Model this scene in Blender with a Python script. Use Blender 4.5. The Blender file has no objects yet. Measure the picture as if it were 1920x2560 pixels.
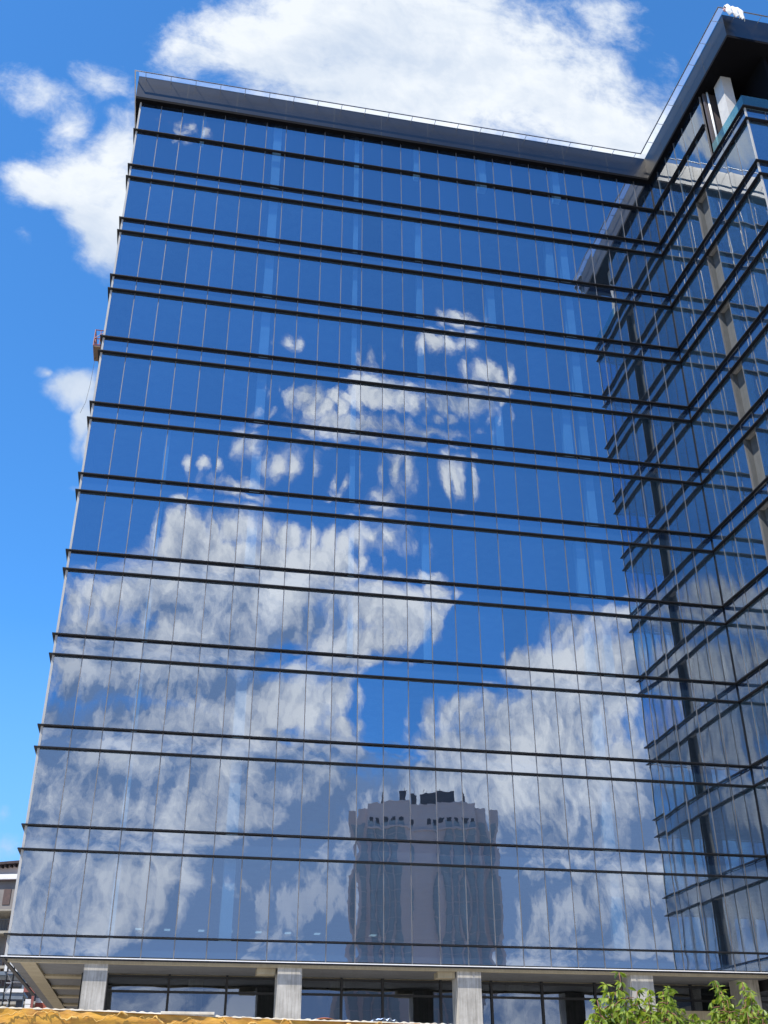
import bpy, bmesh, math, random
from mathutils import Vector, Matrix
random.seed(7)
sc = bpy.context.scene
COL = sc.collection
def rad(a): return math.radians(a)

# ------------------------------------------------------------------ helpers
class MB:
    """collects shapes that end up as ONE mesh object"""
    def __init__(s): s.v=[]; s.f=[]; s.tint=None
    def quad(s,a,b,c,d):
        n=len(s.v); s.v += [tuple(a),tuple(b),tuple(c),tuple(d)]; s.f.append((n,n+1,n+2,n+3)); return s
    def box(s,x0,x1,y0,y1,z0,z1):
        n=len(s.v)
        s.v += [(x,y,z) for x in (x0,x1) for y in (y0,y1) for z in (z0,z1)]
        for f in ((0,1,3,2),(4,6,7,5),(0,4,5,1),(2,3,7,6),(0,2,6,4),(1,5,7,3)): s.f.append(tuple(n+i for i in f))
        return s
    def prism(s,poly,axis,a,b):
        """extrude a 2D polygon along an axis; poly coords are the two other axes in order"""
        n=len(s.v); k=len(poly)
        for t in (a,b):
            for p in poly:
                s.v.append({'x':(t,p[0],p[1]),'y':(p[0],t,p[1]),'z':(p[0],p[1],t)}[axis])
        s.f.append(tuple(n+i for i in range(k))); s.f.append(tuple(n+k+i for i in reversed(range(k))))
        for i in range(k): s.f.append((n+i,n+k+i,n+k+(i+1)%k,n+(i+1)%k))
        return s
    def tube(s,pts,r,sides=8,taper=None):
        pts=[Vector(p) for p in pts]; n=len(s.v); m=len(pts)
        for i,p in enumerate(pts):
            t=(pts[min(i+1,m-1)]-pts[max(i-1,0)]).normalized()
            u=t.orthogonal().normalized() if i==0 else (u-t*u.dot(t)).normalized()
            w=t.cross(u); rr=(r[i] if isinstance(r,(list,tuple)) else r)
            for k in range(sides):
                a=2*math.pi*k/sides; q=p+u*(rr*math.cos(a))+w*(rr*math.sin(a)); s.v.append(tuple(q))
        for i in range(m-1):
            for k in range(sides):
                s.f.append((n+i*sides+k,n+i*sides+(k+1)%sides,n+(i+1)*sides+(k+1)%sides,n+(i+1)*sides+k))
        s.f.append(tuple(n+k for k in reversed(range(sides)))); s.f.append(tuple(n+(m-1)*sides+k for k in range(sides)))
        return s
    def grid(s,nu,nv,fn):
        n=len(s.v)
        for j in range(nv+1):
            for i in range(nu+1): s.v.append(tuple(fn(i/nu,j/nv)))
        for j in range(nv):
            for i in range(nu):
                a=n+j*(nu+1)+i; s.f.append((a,a+1,a+nu+2,a+nu+1))
        return s
    def build(s,name,mat,parent=None,smooth=False,fix=True):
        me=bpy.data.meshes.new(name); me.from_pydata(s.v,[],s.f)
        if fix:
            bm=bmesh.new(); bm.from_mesh(me); bmesh.ops.recalc_face_normals(bm,faces=bm.faces); bm.to_mesh(me); bm.free()
        if smooth: me.polygons.foreach_set('use_smooth',[True]*len(me.polygons))
        if s.tint:
            at=me.attributes.new('pane_tint','FLOAT','FACE'); at.data.foreach_set('value',s.tint)
        me.materials.append(mat); me.update()
        o=bpy.data.objects.new(name,me); COL.objects.link(o)
        if parent: o.parent=parent
        return o
def bevel(o,w,seg=2):
    m=o.modifiers.new('edge','BEVEL'); m.width=w; m.segments=seg; m.limit_method='ANGLE'; return o
def tag(o,label,cat,group=None,kind=None):
    o['label']=label; o['category']=cat
    if group: o['group']=group
    if kind: o['kind']=kind
    return o
def empty(name,label,cat,loc=(0,0,0),group=None):
    o=bpy.data.objects.new(name,None); COL.objects.link(o); o.location=loc; o.empty_display_size=.5
    return tag(o,label,cat,group)
def struct(o): o['kind']='structure'; return o

# ------------------------------------------------------------------ materials
def newmat(name):
    m=bpy.data.materials.new(name); m.use_nodes=True; nt=m.node_tree; nt.nodes.clear()
    out=nt.nodes.new('ShaderNodeOutputMaterial'); return m,nt,out
def N(nt,t,**k):
    n=nt.nodes.new(t)
    for a,b in k.items():
        if a.startswith('i_'):
            key=a[2:]; key=int(key) if key.isdigit() else key.replace('_',' ')
            n.inputs[key].default_value=b
        else: setattr(n,a,b)
    return n
def L(nt,a,ao,b,bi): nt.links.new(a.outputs[ao],b.inputs[bi])
def plain(name,c1,c2=None,rough=.6,metal=0.,scale=3.,stretch=(1,1,1),bump=0.,bscale=30.,spec=.5,detail=6,lo=.35,hi=.65):
    m,nt,out=newmat(name)
    p=N(nt,'ShaderNodeBsdfPrincipled',i_Roughness=rough,i_Metallic=metal); p.inputs['Specular IOR Level'].default_value=spec
    L(nt,p,0,out,0)
    tc=N(nt,'ShaderNodeTexCoord'); mp=N(nt,'ShaderNodeMapping'); mp.inputs['Scale'].default_value=stretch; L(nt,tc,'Object',mp,0)
    if c2 is None: p.inputs['Base Color'].default_value=(*c1,1)
    else:
        no=N(nt,'ShaderNodeTexNoise',i_Scale=scale,i_Detail=detail,i_Roughness=.6); L(nt,mp,0,no,'Vector')
        r=N(nt,'ShaderNodeMapRange'); r.inputs[1].default_value=lo; r.inputs[2].default_value=hi; L(nt,no,0,r,0)
        mx=N(nt,'ShaderNodeMix',data_type='RGBA'); mx.inputs[6].default_value=(*c1,1); mx.inputs[7].default_value=(*c2,1); L(nt,r,0,mx,0); L(nt,mx,2,p,'Base Color')
    if bump:
        nb=N(nt,'ShaderNodeTexNoise',i_Scale=bscale,i_Detail=5); L(nt,mp,0,nb,'Vector')
        b=N(nt,'ShaderNodeBump',i_Strength=bump,i_Distance=.02); L(nt,nb,0,b,'Height'); L(nt,b,0,p,'Normal')
    return m
def concrete(name,c1,c2):
    """board-marked raw concrete: blotches, rain streaks running down, pour joints"""
    m,nt,out=newmat(name); p=N(nt,'ShaderNodeBsdfPrincipled',i_Roughness=.85); L(nt,p,0,out,0)
    tc=N(nt,'ShaderNodeTexCoord')
    n1=N(nt,'ShaderNodeTexNoise',i_Scale=1.6,i_Detail=8,i_Roughness=.65); L(nt,tc,'Object',n1,'Vector')
    mp=N(nt,'ShaderNodeMapping'); mp.inputs['Scale'].default_value=(9,9,.35); L(nt,tc,'Object',mp,0)
    n2=N(nt,'ShaderNodeTexNoise',i_Scale=1.5,i_Detail=6,i_Roughness=.7); L(nt,mp,0,n2,'Vector')
    a=N(nt,'ShaderNodeMath',operation='MULTIPLY_ADD'); a.inputs[1].default_value=.55; L(nt,n2,0,a,0)
    h=N(nt,'ShaderNodeMath',operation='MULTIPLY'); h.inputs[1].default_value=.45; L(nt,n1,0,h,0); L(nt,h,0,a,2)
    r=N(nt,'ShaderNodeMapRange'); r.inputs[1].default_value=.36; r.inputs[2].default_value=.62; L(nt,a,0,r,0)
    mx=N(nt,'ShaderNodeMix',data_type='RGBA'); mx.inputs[6].default_value=(*c1,1); mx.inputs[7].default_value=(*c2,1); L(nt,r,0,mx,0)
    vo=N(nt,'ShaderNodeTexVoronoi',i_Scale=5.); L(nt,tc,'Object',vo,'Vector')
    vr=N(nt,'ShaderNodeMapRange'); vr.inputs[1].default_value=.02; vr.inputs[2].default_value=.09; vr.inputs[3].default_value=.45; L(nt,vo,0,vr,0)
    m2=N(nt,'ShaderNodeMix',data_type='RGBA',blend_type='MULTIPLY'); m2.inputs[0].default_value=1; L(nt,mx,2,m2,6); L(nt,vr,0,m2,7)
    L(nt,m2,2,p,'Base Color')
    b=N(nt,'ShaderNodeBump',i_Strength=.25,i_Distance=.02); L(nt,a,0,b,'Height'); L(nt,b,0,p,'Normal')
    return m
def glass(name,tint,ior,through,dust,tcol):
    """reflective coated facade glass: mirror coat over a tinted, slightly dusty pane"""
    m,nt,out=newmat(name)
    fr=N(nt,'ShaderNodeFresnel')
    ge=N(nt,'ShaderNodeNewGeometry'); im=N(nt,'ShaderNodeMix',data_type='FLOAT'); im.inputs[2].default_value=ior; im.inputs[3].default_value=1/ior   # same coat seen from inside
    L(nt,ge,'Backfacing',im,0); L(nt,im,0,fr,0)
    gl=N(nt,'ShaderNodeBsdfGlossy',distribution='GGX'); gl.inputs['Roughness'].default_value=0.0; gl.inputs['Color'].default_value=(*tint,1)
    if name.startswith(('vision','spandrel')):   # coating batches differ a little from pane to pane
        pa=N(nt,'ShaderNodeAttribute',attribute_name='pane_tint'); pm=N(nt,'ShaderNodeVectorMath',operation='SCALE'); pm.inputs[0].default_value=tint; L(nt,pa,'Fac',pm,'Scale'); L(nt,pm,0,gl,'Color')
    di=N(nt,'ShaderNodeBsdfDiffuse'); di.inputs[0].default_value=(*dust,1)
    tr=N(nt,'ShaderNodeBsdfTransparent'); tr.inputs[0].default_value=(*tcol,1)
    mb=N(nt,'ShaderNodeMixShader'); mb.inputs[0].default_value=through; L(nt,di,0,mb,1); L(nt,tr,0,mb,2)
    # faint waviness of toughened glass
    tc=N(nt,'ShaderNodeTexCoord'); mp=N(nt,'ShaderNodeMapping'); mp.inputs['Scale'].default_value=(1,1,.8); L(nt,tc,'Object',mp,0)
    no=N(nt,'ShaderNodeTexNoise',i_Scale=3.2,i_Detail=1.5); L(nt,mp,0,no,'Vector')
    b=N(nt,'ShaderNodeBump',i_Strength=1.,i_Distance=.00035); L(nt,no,0,b,'Height')
    L(nt,b,0,gl,'Normal')
    ms=N(nt,'ShaderNodeMixShader'); L(nt,fr,0,ms,0); L(nt,mb,0,ms,1); L(nt,gl,0,ms,2); L(nt,ms,0,out,0)
    return m
M={}
M['vision']=glass('vision_glass',(.90,.95,1.),4.4,.92,(.10,.16,.26),(.46,.76,1.0))
M['spandrel']=glass('spandrel_glass',(.90,.95,1.),4.4,.0,(.016,.034,.066),(1,1,1))
M['infill']=concrete('grey_infill_panel',(.066,.069,.067),(.098,.10,.096))
M['gfglass']=glass('shopfront_glass',(.8,.88,1.),3.0,.8,(.05,.055,.06),(.35,.38,.36))
M['balglass']=glass('balustrade_glass',(.75,1.,1.),1.7,.86,(.06,.13,.16),(.50,.76,.80))
def railglass():
    m,nt,out=newmat('rail_glass'); tl=N(nt,'ShaderNodeBsdfTranslucent'); tl.inputs[0].default_value=(.85,.88,.92,1)
    tp=N(nt,'ShaderNodeBsdfTransparent'); ms=N(nt,'ShaderNodeMixShader'); ms.inputs[0].default_value=.90; L(nt,tl,0,ms,1); L(nt,tp,0,ms,2); L(nt,ms,0,out,0); return m
M['railglass']=railglass()
M['fin']=plain('fin_black_aluminium',(.009,.009,.011),rough=.55,spec=.22)
M['mull']=plain('mullion_aluminium',(.26,.245,.23),(.19,.18,.17),rough=.50,metal=.85,scale=.6)
M['wingmull']=plain('wing_mullion_aluminium',(.16,.155,.15),(.12,.115,.11),rough=.6,scale=.6,spec=.2)
M['trim']=plain('edge_trim',(.40,.385,.35),(.33,.32,.30),rough=.7,scale=1.)
M['parapet']=plain('parapet_metal',(.105,.103,.099),(.092,.09,.087),rough=.36,metal=1.,scale=.35)
M['seam']=plain('parapet_joint',(.03,.035,.04),rough=.6)
M['soffit']=plain('black_soffit',(.003,.003,.004),rough=.8,spec=.1)
M['steel']=plain('galvanised_steel',(.55,.56,.58),(.42,.43,.45),rough=.35,metal=.8)
M['blacksteel']=plain('black_steel',(.012,.012,.013),rough=.5)
M['conc']=concrete('raw_concrete',(.20,.185,.155),(.46,.43,.375))
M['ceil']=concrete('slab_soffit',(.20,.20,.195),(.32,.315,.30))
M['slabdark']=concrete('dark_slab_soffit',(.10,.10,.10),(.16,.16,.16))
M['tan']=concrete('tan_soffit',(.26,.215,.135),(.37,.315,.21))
M['tanlit']=concrete('tan_lit_ceiling',(.66,.57,.39),(.80,.71,.52))  # paler copy of the tan, bounced light put into the colour
M['white']=plain('white_render',(.74,.73,.70),(.66,.65,.62),rough=.8,scale=2)
M['slabwhite']=plain('pale_column_render',(.50,.49,.46),(.42,.41,.39),rough=.85,scale=2)
M['dark']=plain('dark_interior',(.035,.033,.03),(.02,.02,.02),rough=.9)
M['column']=plain('interior_column',(.27,.27,.265),(.22,.22,.215),rough=.8,scale=.8)
def lampmat():
    m,nt,out=newmat('ceiling_light_panel'); e=N(nt,'ShaderNodeEmission'); e.inputs[0].default_value=(1,.97,.9,1); e.inputs[1].default_value=.32; L(nt,e,0,out,0); return m
M['lamp']=lampmat()
M['brown']=plain('brown_cladding',(.085,.07,.07),(.06,.05,.05),rough=.6)

# ------------------------------------------------------------------ the office building
# local axes: facade plane y = 0, the projecting wing's glass at x = XC, z up from the pavement
MOD=1.14; WMOD=1.2113; XC=6*WMOD+21*MOD; WL=10.294
ZB=6.72; Z1=47.109; H=3.966; S=.906
Zf={0:52.36,1:49.868}
for k in range(1,12): Zf[2*k]=Z1-(k-1)*H; Zf[2*k+1]=Z1-(k-1)*H-S
Zf[23]=ZB
PT=54.05; PB=52.36; OV=.28
FD=.18; FT=.046
DEEP=24.; XR=XC+22.
bld=empty('glass_office_building','dark glass office block with black horizontal fins and a wing projecting towards the street','building')
def P(mb,name,mat,**k): return mb.build(name,mat,bld,**k)

def mx(k): return WMOD*min(k,6)+MOD*max(0,k-6)
WY=[0.]+[-(1.0+MOD*k) for k in range(9)]   # mullions along the wing, 0 .. -10.12
WY[-1]=-WL
# --- panes: each bowed by its sealed cavity, with its own slight tilt
def pane_fn(rng,w,h,big):
    s=(max(.0009,rng.gauss(.0021,.0004)) if big else rng.gauss(.0011,.0005))
    tx=rng.gauss(0,.0021); tz=rng.gauss(0,.0006 if big else .0014)
    ph=[rng.uniform(0,6.28) for _ in range(4)]; am=rng.uniform(.00004,.00016)
    def f(u,v):
        U=2*u-1; V=2*v-1
        d=s*(1-U*U)*(1-V*V)+tx*U*w/2+tz*V*h/2
        d+=am*math.sin(2*math.pi*(h/1.1)*v+ph[0])*(1-U*U*.4)+am*.35*math.sin(2*math.pi*w/.6*u+ph[1])
        return d
    return f
G=.021
def add_pane(mb,face,a0,a1,z0,z1,rng):
    big=(z1-z0)>1.6; w=a1-a0; h=z1-z0; f=pane_fn(rng,abs(w),h,big)
    nu,nv=(8,14) if big else (8,7)
    mb.tint=(mb.tint or [])+[min(1.08,max(.84,rng.gauss(.98,.035)))]*(nu*nv)
    sg=1 if a1>a0 else -1
    A0=a0+G*sg; A1=a1-G*sg
    if face=='front': mb.grid(nu,nv,lambda u,v:(A0+(A1-A0)*u,-f(u,v)-.004,z0+G+(h-2*G)*v))
    elif face=='wing': mb.grid(nu,nv,lambda u,v:(XC-f(u,v)-.004,A0+(A1-A0)*u,z0+G+(h-2*G)*v))
    else: mb.grid(nu,nv,lambda u,v:(A0+(A1-A0)*u,-WL-f(u,v)-.004,z0+G+(h-2*G)*v))
rng=random.Random(11)
rows=[(Zf[i+1]+FT*.5,Zf[i]-FT*.5,(i>=2 and i%2==0)) for i in range(23)]   # (z0,z1,is_spandrel), from the top down
rows[0]=(rows[0][0],PB-.16,False)
big_list=[]; sp_list=[]
for i,(z0,z1,spn) in enumerate(rows):
    for k in range(27): (sp_list if spn else big_list).append((i,'front',mx(k),mx(k+1),z0,z1))
wing_big=[]; wing_sp=[]
for i,(z0,z1,spn) in enumerate(rows):
    for k in range(9):
        if not spn and i>=3 and k==4: continue            # an unglazed bay up the whole wing
        if i<2 and k>=6: continue                         # open terrace on the top storey
        (wing_sp if spn else wing_big).append((i,'wing',WY[k],WY[k+1],z0,z1))
for i,(z0,z1,spn) in enumerate(rows):
    if i<2: continue
    for k in range(8): (wing_sp if spn else wing_big).append((i,'end',XC+MOD*k,XC+MOD*(k+1),z0,z1))
def build_panes(lst,name,mat,rest_first):
    # the panes that show largest (lowest storeys) one by one, the far ones as one part
    lst=sorted(lst,key=rest_first)
    for q in lst[:100]:
        mb=MB(); add_pane(mb,*q[1:],rng); P(mb,name,mat,smooth=True,fix=False)
    mb=MB()
    for q in lst[100:]: add_pane(mb,*q[1:],rng)
    if mb.v:
        o=P(mb,name,mat,smooth=True,fix=False); o['kind']='stuff'
key=lambda q:(0 if q[1]=='front' else 1,-q[0],q[2])
build_panes(big_list+wing_big,'vision_pane',M['vision'],key)
build_panes(sp_list+wing_sp,'spandrel_pane',M['spandrel'],key)
# --- mullions (one per line), fins (one per level, wrapping the corners)
for k in range(1,27):
    x=mx(k); P(MB().box(x-.019,x+.019,-.016,.09,ZB,PB-.1),'mullion',M['mull'])
P(MB().box(-.02,.075,-.03,.10,ZB,PB-.1),'corner_trim',M['trim'])
P(MB().box(XC-.045,XC-.015,-.045,-.015,ZB,PB-.1),'corner_mullion',M['fin'])
for k,y in enumerate(WY[1:-1]):
    zt=PB-.1 if k<=5 else Zf[2]
    P(MB().box(XC-.016,XC+.09,y-.016,y+.016,ZB,zt),'mullion',M['wingmull'])
P(MB().box(XC-.03,XC+.05,-WL-.03,-WL+.05,ZB,Zf[2]),'corner_trim',M['trim'])
for k in range(1,8): P(MB().box(XC+MOD*k-.019,XC+MOD*k+.019,-WL-.016,-WL+.09,ZB,Zf[2]),'mullion',M['mull'])
def fin(i,z,d=FD,t=FT):
    z0=z-t/2; z1=z+t/2; mb=MB(); e=.15
    # left return, main run, wing run, wing-end return: butted end to end
    mb.box(-e,.0,-.0,DEEP*.6,z0,z1); mb.box(-e,XC-d,-d,.0,z0,z1)
    yend=-6.76 if i==1 else -WL-d
    mb.box(XC-d,XC,yend,-.0,z0,z1)
    if i!=1: mb.box(XC,XR,-WL-d,-WL,z0,z1)
    return P(mb,'fin',M['fin'])
for i in range(1,23): fin(i,Zf[i])
fin(23,ZB-.075,.13,.05)
P(MB().box(-.14,XC-.14,-.145,-.03,ZB-.048,ZB-.013),'sill_highlight',M['white'])  # white strip added as the bright highlight above the lowest fin
# --- body: slabs, interior columns, back walls
for i in range(2,23,2):
    zt=Zf[i]; zb=Zf[i+1]
    if i==22: zb=ZB-.06
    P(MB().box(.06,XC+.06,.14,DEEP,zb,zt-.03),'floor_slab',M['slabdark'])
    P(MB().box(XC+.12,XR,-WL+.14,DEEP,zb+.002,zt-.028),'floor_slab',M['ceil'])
P(MB().box(.06,XC-.4,21.2,21.4,ZB,PB),'core_wall',M['dark'])
P(MB().box(.02,.055,.14,DEEP,ZB,PB),'end_wall',M['dark'])
P(MB().box(XC+6.,XC+6.2,-WL+.3,DEEP,ZB,Zf[2]),'core_wall',M['ceil'])
for x,w in ((3.66,.22),(7.95,.46),(12.65,.24),(16.25,.3),(20.3,.5),(24.1,.42),(25.0,.42)):
    hid=random.Random(int(x*10))
    for (z0,z1,spn) in rows:
        if x>8 and z0<19 and x!=24.1: continue
        if not spn and hid.random()<(.75 if x<13 else .6):
            P(MB().box(x-w/2,x+w/2,.20,.20+w,z0-.05,z1+.05),'interior_column',M['column'])
for x in (4.45,6.0,7.85,9.4,11.0,12.65,14.3,17.5): P(MB().box(x-.16,x+.16,19.4,19.9,Zf[21]-.05,Zf[21]-.01),'ceiling_light',M['lamp'])
for x in (13.0,14.9,19.1,20.7,24.0,27.5): P(MB().box(x-.16,x+.16,19.6,20.1,Zf[19]-.05,Zf[19]-.01),'ceiling_light',M['lamp'])
# lintel beams seen in the unglazed bay
for i,(z0,z1,spn) in enumerate(rows):
    if not spn and i>=3:
        P(MB().box(XC+.34,XC+.42,WY[5]+.02,WY[4]-.02,z0-.03,z1+.03),'infill_panel',M['infill'])
        P(MB().box(XC+.10,XC+.335,WY[4]-.05,WY[4]-.02,z0-.03,z1+.03),'infill_reveal',M['infill'])
        P(MB().box(XC+.10,XC+.335,WY[5]+.02,WY[5]+.05,z0-.03,z1+.03),'infill_reveal',M['infill'])
# --- roof: parapet in metal sheets, black soffit, rail on brackets
YW=-WL-.36
roof=MB().box(-OV,XC-OV,-OV,DEEP,PB,PT); P(roof,'parapet',M['parapet'])
P(MB().box(XC-OV,XR,YW,DEEP,PB,PT),'parapet',M['parapet'])
P(MB().box(-OV+.006,XC-OV,-OV+.006,DEEP,PB-.16,PB-.002),'soffit',M['soffit'])
P(MB().box(XC-OV+.006,XR,YW+.006,DEEP,PB-.16,PB-.002),'soffit',M['soffit'])
x=2.58
while x<XC-.5:
    P(MB().box(x-.012,x+.012,-OV-.004,-OV+.03,PB,PT),'parapet_joint',M['seam']); x+=2.86
y=-2.4
while y>YW:
    P(MB().box(XC-OV-.004,XC-OV+.03,y-.012,y+.012,PB,PT),'parapet_joint',M['seam']); y-=2.86
RO=.47; RZ=PT-.15
a_=-OV-.2; b_=XC-OV-RO; w_=.035; t_=.010
rail=MB().box(a_-w_,a_+w_,-OV-RO+w_,DEEP,RZ-t_,RZ+t_).box(a_-w_,b_-w_,-OV-RO-w_,-OV-RO+w_,RZ-t_,RZ+t_)
rail.box(b_-w_,b_+w_,YW-RO+w_,-OV-RO+w_,RZ-t_,RZ+t_).box(b_-w_,XR,YW-RO-w_,YW-RO+w_,RZ-t_,RZ+t_)
rl=P(rail,'roof_rail',M['steel'])
gl=MB().quad((-OV,-OV-RO+.04,RZ),(XC-OV-RO,-OV-RO+.04,RZ),(XC-OV-RO,-OV-.06,PT-.05),(-OV,-OV-.06,PT-.05))
gl.quad((XC-OV-RO+.04,-OV-RO,RZ),(XC-OV-RO+.04,YW-RO,RZ),(XC-OV-.06,YW-RO,PT-.05),(XC-OV-.06,-OV-RO,PT-.05))
P(gl,'rail_glass',M['railglass'])
def bracket(p,q): P(MB().tube([p,q],.017,6),'rail_bracket',M['steel'])
for k in range(22):
    x=.12+1.43*k
    if x<XC-OV-.6: bracket((x,-OV-RO,RZ),(x,-OV+.02,PT-.14))
y=-1.7
while y>YW: bracket((XC-OV-RO,y,RZ),(XC-OV+.02,y,PT-.14)); y-=1.43
for k in range(8): bracket((XC+.4+1.43*k,YW-RO,RZ),(XC+.4+1.43*k,YW+.02,PT-.14))
# --- top-storey terrace at the wing's end
P(MB().box(XC+.12,XR,-WL+.05,DEEP,Zf[2]-.02,Zf[2]+.05),'terrace_floor',M['ceil'])
P(MB().box(XC+.10,XC+5.,-6.98,-6.86,Zf[2]+.05,PB-.16),'terrace_wall',M['brown'])
P(MB().box(XC+2.2,XC+2.4,-WL+.4,-6.98,Zf[2]+.05,PB-.16),'terrace_wall',M['soffit'])
P(MB().tube([(XC+.32,-7.06,Zf[2]+.05),(XC+.32,-7.06,PB-.16)],.06,10),'downpipe',M['white'],smooth=True)
P(MB().box(XC+.55,XC+1.15,-8.25,-7.45,Zf[2]+.05,PB-.16),'terrace_column',M['slabwhite'])
bh=.95
P(MB().box(XC-.012,XC+.012,-WL,-6.98,Zf[2]+.05,Zf[2]+bh),'balustrade',M['balglass'])
for k in range(4): P(MB().box(XC+.02+2.4*k,XC+2.4+2.4*k,-WL-.012,-WL+.012,Zf[2]+.05,Zf[2]+bh),'balustrade',M['balglass'])
# --- undercroft: pillars, beams, recessed shopfront
GY=4.5; CZ=7.15
for x0,x1 in ((2.84,3.70),(10.02,10.95),(17.10,18.05),(24.34,25.30)):
    P(MB().box(x0,x1,.15,1.05,0,ZB-.19),'pillar',M['conc'])
P(MB().box(30.2,31.1,2.2,3.1,0,ZB-.06),'pillar',M['conc'])
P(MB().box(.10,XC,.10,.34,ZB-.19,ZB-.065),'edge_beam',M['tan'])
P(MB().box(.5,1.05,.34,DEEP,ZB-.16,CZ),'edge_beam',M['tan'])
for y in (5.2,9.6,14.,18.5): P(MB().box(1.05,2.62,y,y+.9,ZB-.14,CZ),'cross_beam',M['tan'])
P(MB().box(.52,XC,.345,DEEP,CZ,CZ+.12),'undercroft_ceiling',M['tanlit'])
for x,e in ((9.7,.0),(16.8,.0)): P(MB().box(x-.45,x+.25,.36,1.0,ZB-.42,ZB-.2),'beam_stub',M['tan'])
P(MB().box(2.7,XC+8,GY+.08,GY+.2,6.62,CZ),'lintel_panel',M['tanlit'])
mulx=[2.64,3.6,6.06,8.41,10.9,13.21,14.97,17.5,19.75,22.04,24.48,26.8,29.03,31.34,33.6]
for x in mulx: P(MB().box(x-.045,x+.045,GY-.09,GY+.07,0,CZ),'shopfront_mullion',M['blacksteel'])
for z,h in ((6.56,.09),(6.0,.09),(3.4,.09)): P(MB().box(2.6,36,GY-.06,GY+.06,z-h/2,z+h/2),'transom',M['blacksteel'])
def gf(x0,x1,z0,z1):
    f=pane_fn(rng,x1-x0,z1-z0,True)
    P(MB().grid(8,8,lambda u,v:(x0+.05+(x1-x0-.1)*u,GY-f(u,v),z0+.05+(z1-z0-.1)*v)),'shopfront_pane',M['gfglass'],smooth=True,fix=False)
for a,b in zip(mulx[:-1],mulx[1:]):
    gf(a,b,6.0,6.56); gf(a,b,3.4,6.0); gf(a,b,.1,3.4)
P(MB().box(2.6,36,9.,9.2,0,CZ),'shop_back_wall',M['dark'])
P(MB().box(2.56,2.62,GY,DEEP,0,CZ),'shop_side_wall',M['blacksteel'])
for x in (6.9,12.9,20.9): P(MB().box(x,x+.6,5.4,6.0,0,CZ),'shop_column',M['conc'])
P(MB().box(XC+.1,XR,-WL+.1,4.3,ZB-.5,ZB-.07),'undercroft_ceiling',M['blacksteel'])
P(MB().box(26.,31.,3.4,3.7,5.0,5.5),'edge_beam',M['tan'])

# --- suspended platform working round the corner on the side facade
M['redsteel']=plain('red_painted_steel',(.33,.08,.05),(.22,.07,.05),rough=.55,scale=8)
M['ply']=plain('platform_deck',(.20,.12,.07),(.14,.10,.07),rough=.8,scale=4)
sp=empty('suspended_platform','red steel suspended work platform hanging beside the corner of the glass block','work platform',(-.34,2.3,35.92))
def lp(mb,name,mat): return mb.build(name,mat,sp)
HX=.28; HY=.62
lp(MB().box(-HX,HX,-HY,HY,-.07,0),'deck',M['ply'])
for sx in (-HX,HX):
    fr=MB()
    for z in (.05,.5,1.0): fr.tube([(sx,-HY,z),(sx,HY,z)],.028,6)
    for k in range(3):
        y=-HY+HY*k; fr.tube([(sx,y,0),(sx,y,1.0)],.028,6)
        if k<2: fr.tube([(sx,y,.05),(sx,y+HY,.5)],.016,5)
    lp(fr,'guard_rail',M['redsteel'])
for y in (-HY,HY):
    fr=MB()
    for z in (.05,.45,1.0): fr.tube([(-HX,y,z),(HX,y,z)],.028,6)
    fr.tube([(0,y,.05),(0,y,1.0)],.022,6); fr.tube([(-HX,y,.45),(HX,y,1.0)],.02,5); lp(fr,'end_frame',M['redsteel'])
lp(MB().box(-HX-.02,-HX-.005,-HY,HY,.0,.16),'toe_board',M['redsteel'])
lp(MB().tube([(.12,HY-.1,1.0),(.12,HY-.1,17.8)],.012,5),'wire_rope',M['steel'])
lp(MB().tube([(-.2,.3,-.05),(-.24,.32,-1.8),(-.32,.3,-2.9),(-.5,.3,-3.6)],.009,5),'trailing_rope',M['blacksteel'])

# --- white cloth bundled over the roof rail
M['cloth']=plain('white_cloth',(.66,.66,.64),(.56,.56,.55),rough=.9,scale=4,bump=.4,bscale=6)
M['pink']=plain('pink_cloth',(.62,.36,.34),rough=.9)
yr=YW-RO
cl=empty('white_cloth','white cloth bundled over the rail at the top corner of the projecting wing','cloth',(XC+.03,yr,RZ-.06))
rc=random.Random(3)
def drape(u,v):
    a=-.25+1.25*v                       # over the rail: v runs from behind, across the rail, down the front
    x=-.40+.86*u+.05*math.sin(7*v+3*u)
    fold=.045*math.sin(17*u+2.2*v)+.02*math.sin(31*u-5*v)
    if a<.15: y=.18-.6*(a+.25); z=.10+.16*math.sin((a+.25)/.4*math.pi)
    else: y=-.06-.16*math.sin((a-.15)*2.4); z=.10-1.06*(a-.15)
    z+=.10*math.sin(3.0*(1-u))*(1-v); z-=.15*u*(.3+v)+(.16 if u>.8 and v>.8 else 0)-.05*math.sin(9*u)
    return (x+.04*math.sin(14*v),y+fold*(.4+v),z+.1)
cm=MB().grid(28,22,drape).build('sheet',M['cloth'],cl,smooth=True,fix=False)
sm=cm.modifiers.new('thick','SOLIDIFY'); sm.thickness=.035
pk=bmesh.new(); bmesh.ops.create_icosphere(pk,subdivisions=3,radius=.11)
for v in pk.verts: v.co=Vector((v.co.x*1.1-.42,v.co.y*.8-.03,v.co.z*.85-.12))+Vector((rc.gauss(0,.006),rc.gauss(0,.006),rc.gauss(0,.006)))
me=bpy.data.meshes.new('pink_lining'); pk.to_mesh(me); pk.free(); me.materials.append(M['pink']); o=bpy.data.objects.new('pink_lining',me); COL.objects.link(o); o.parent=cl
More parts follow.
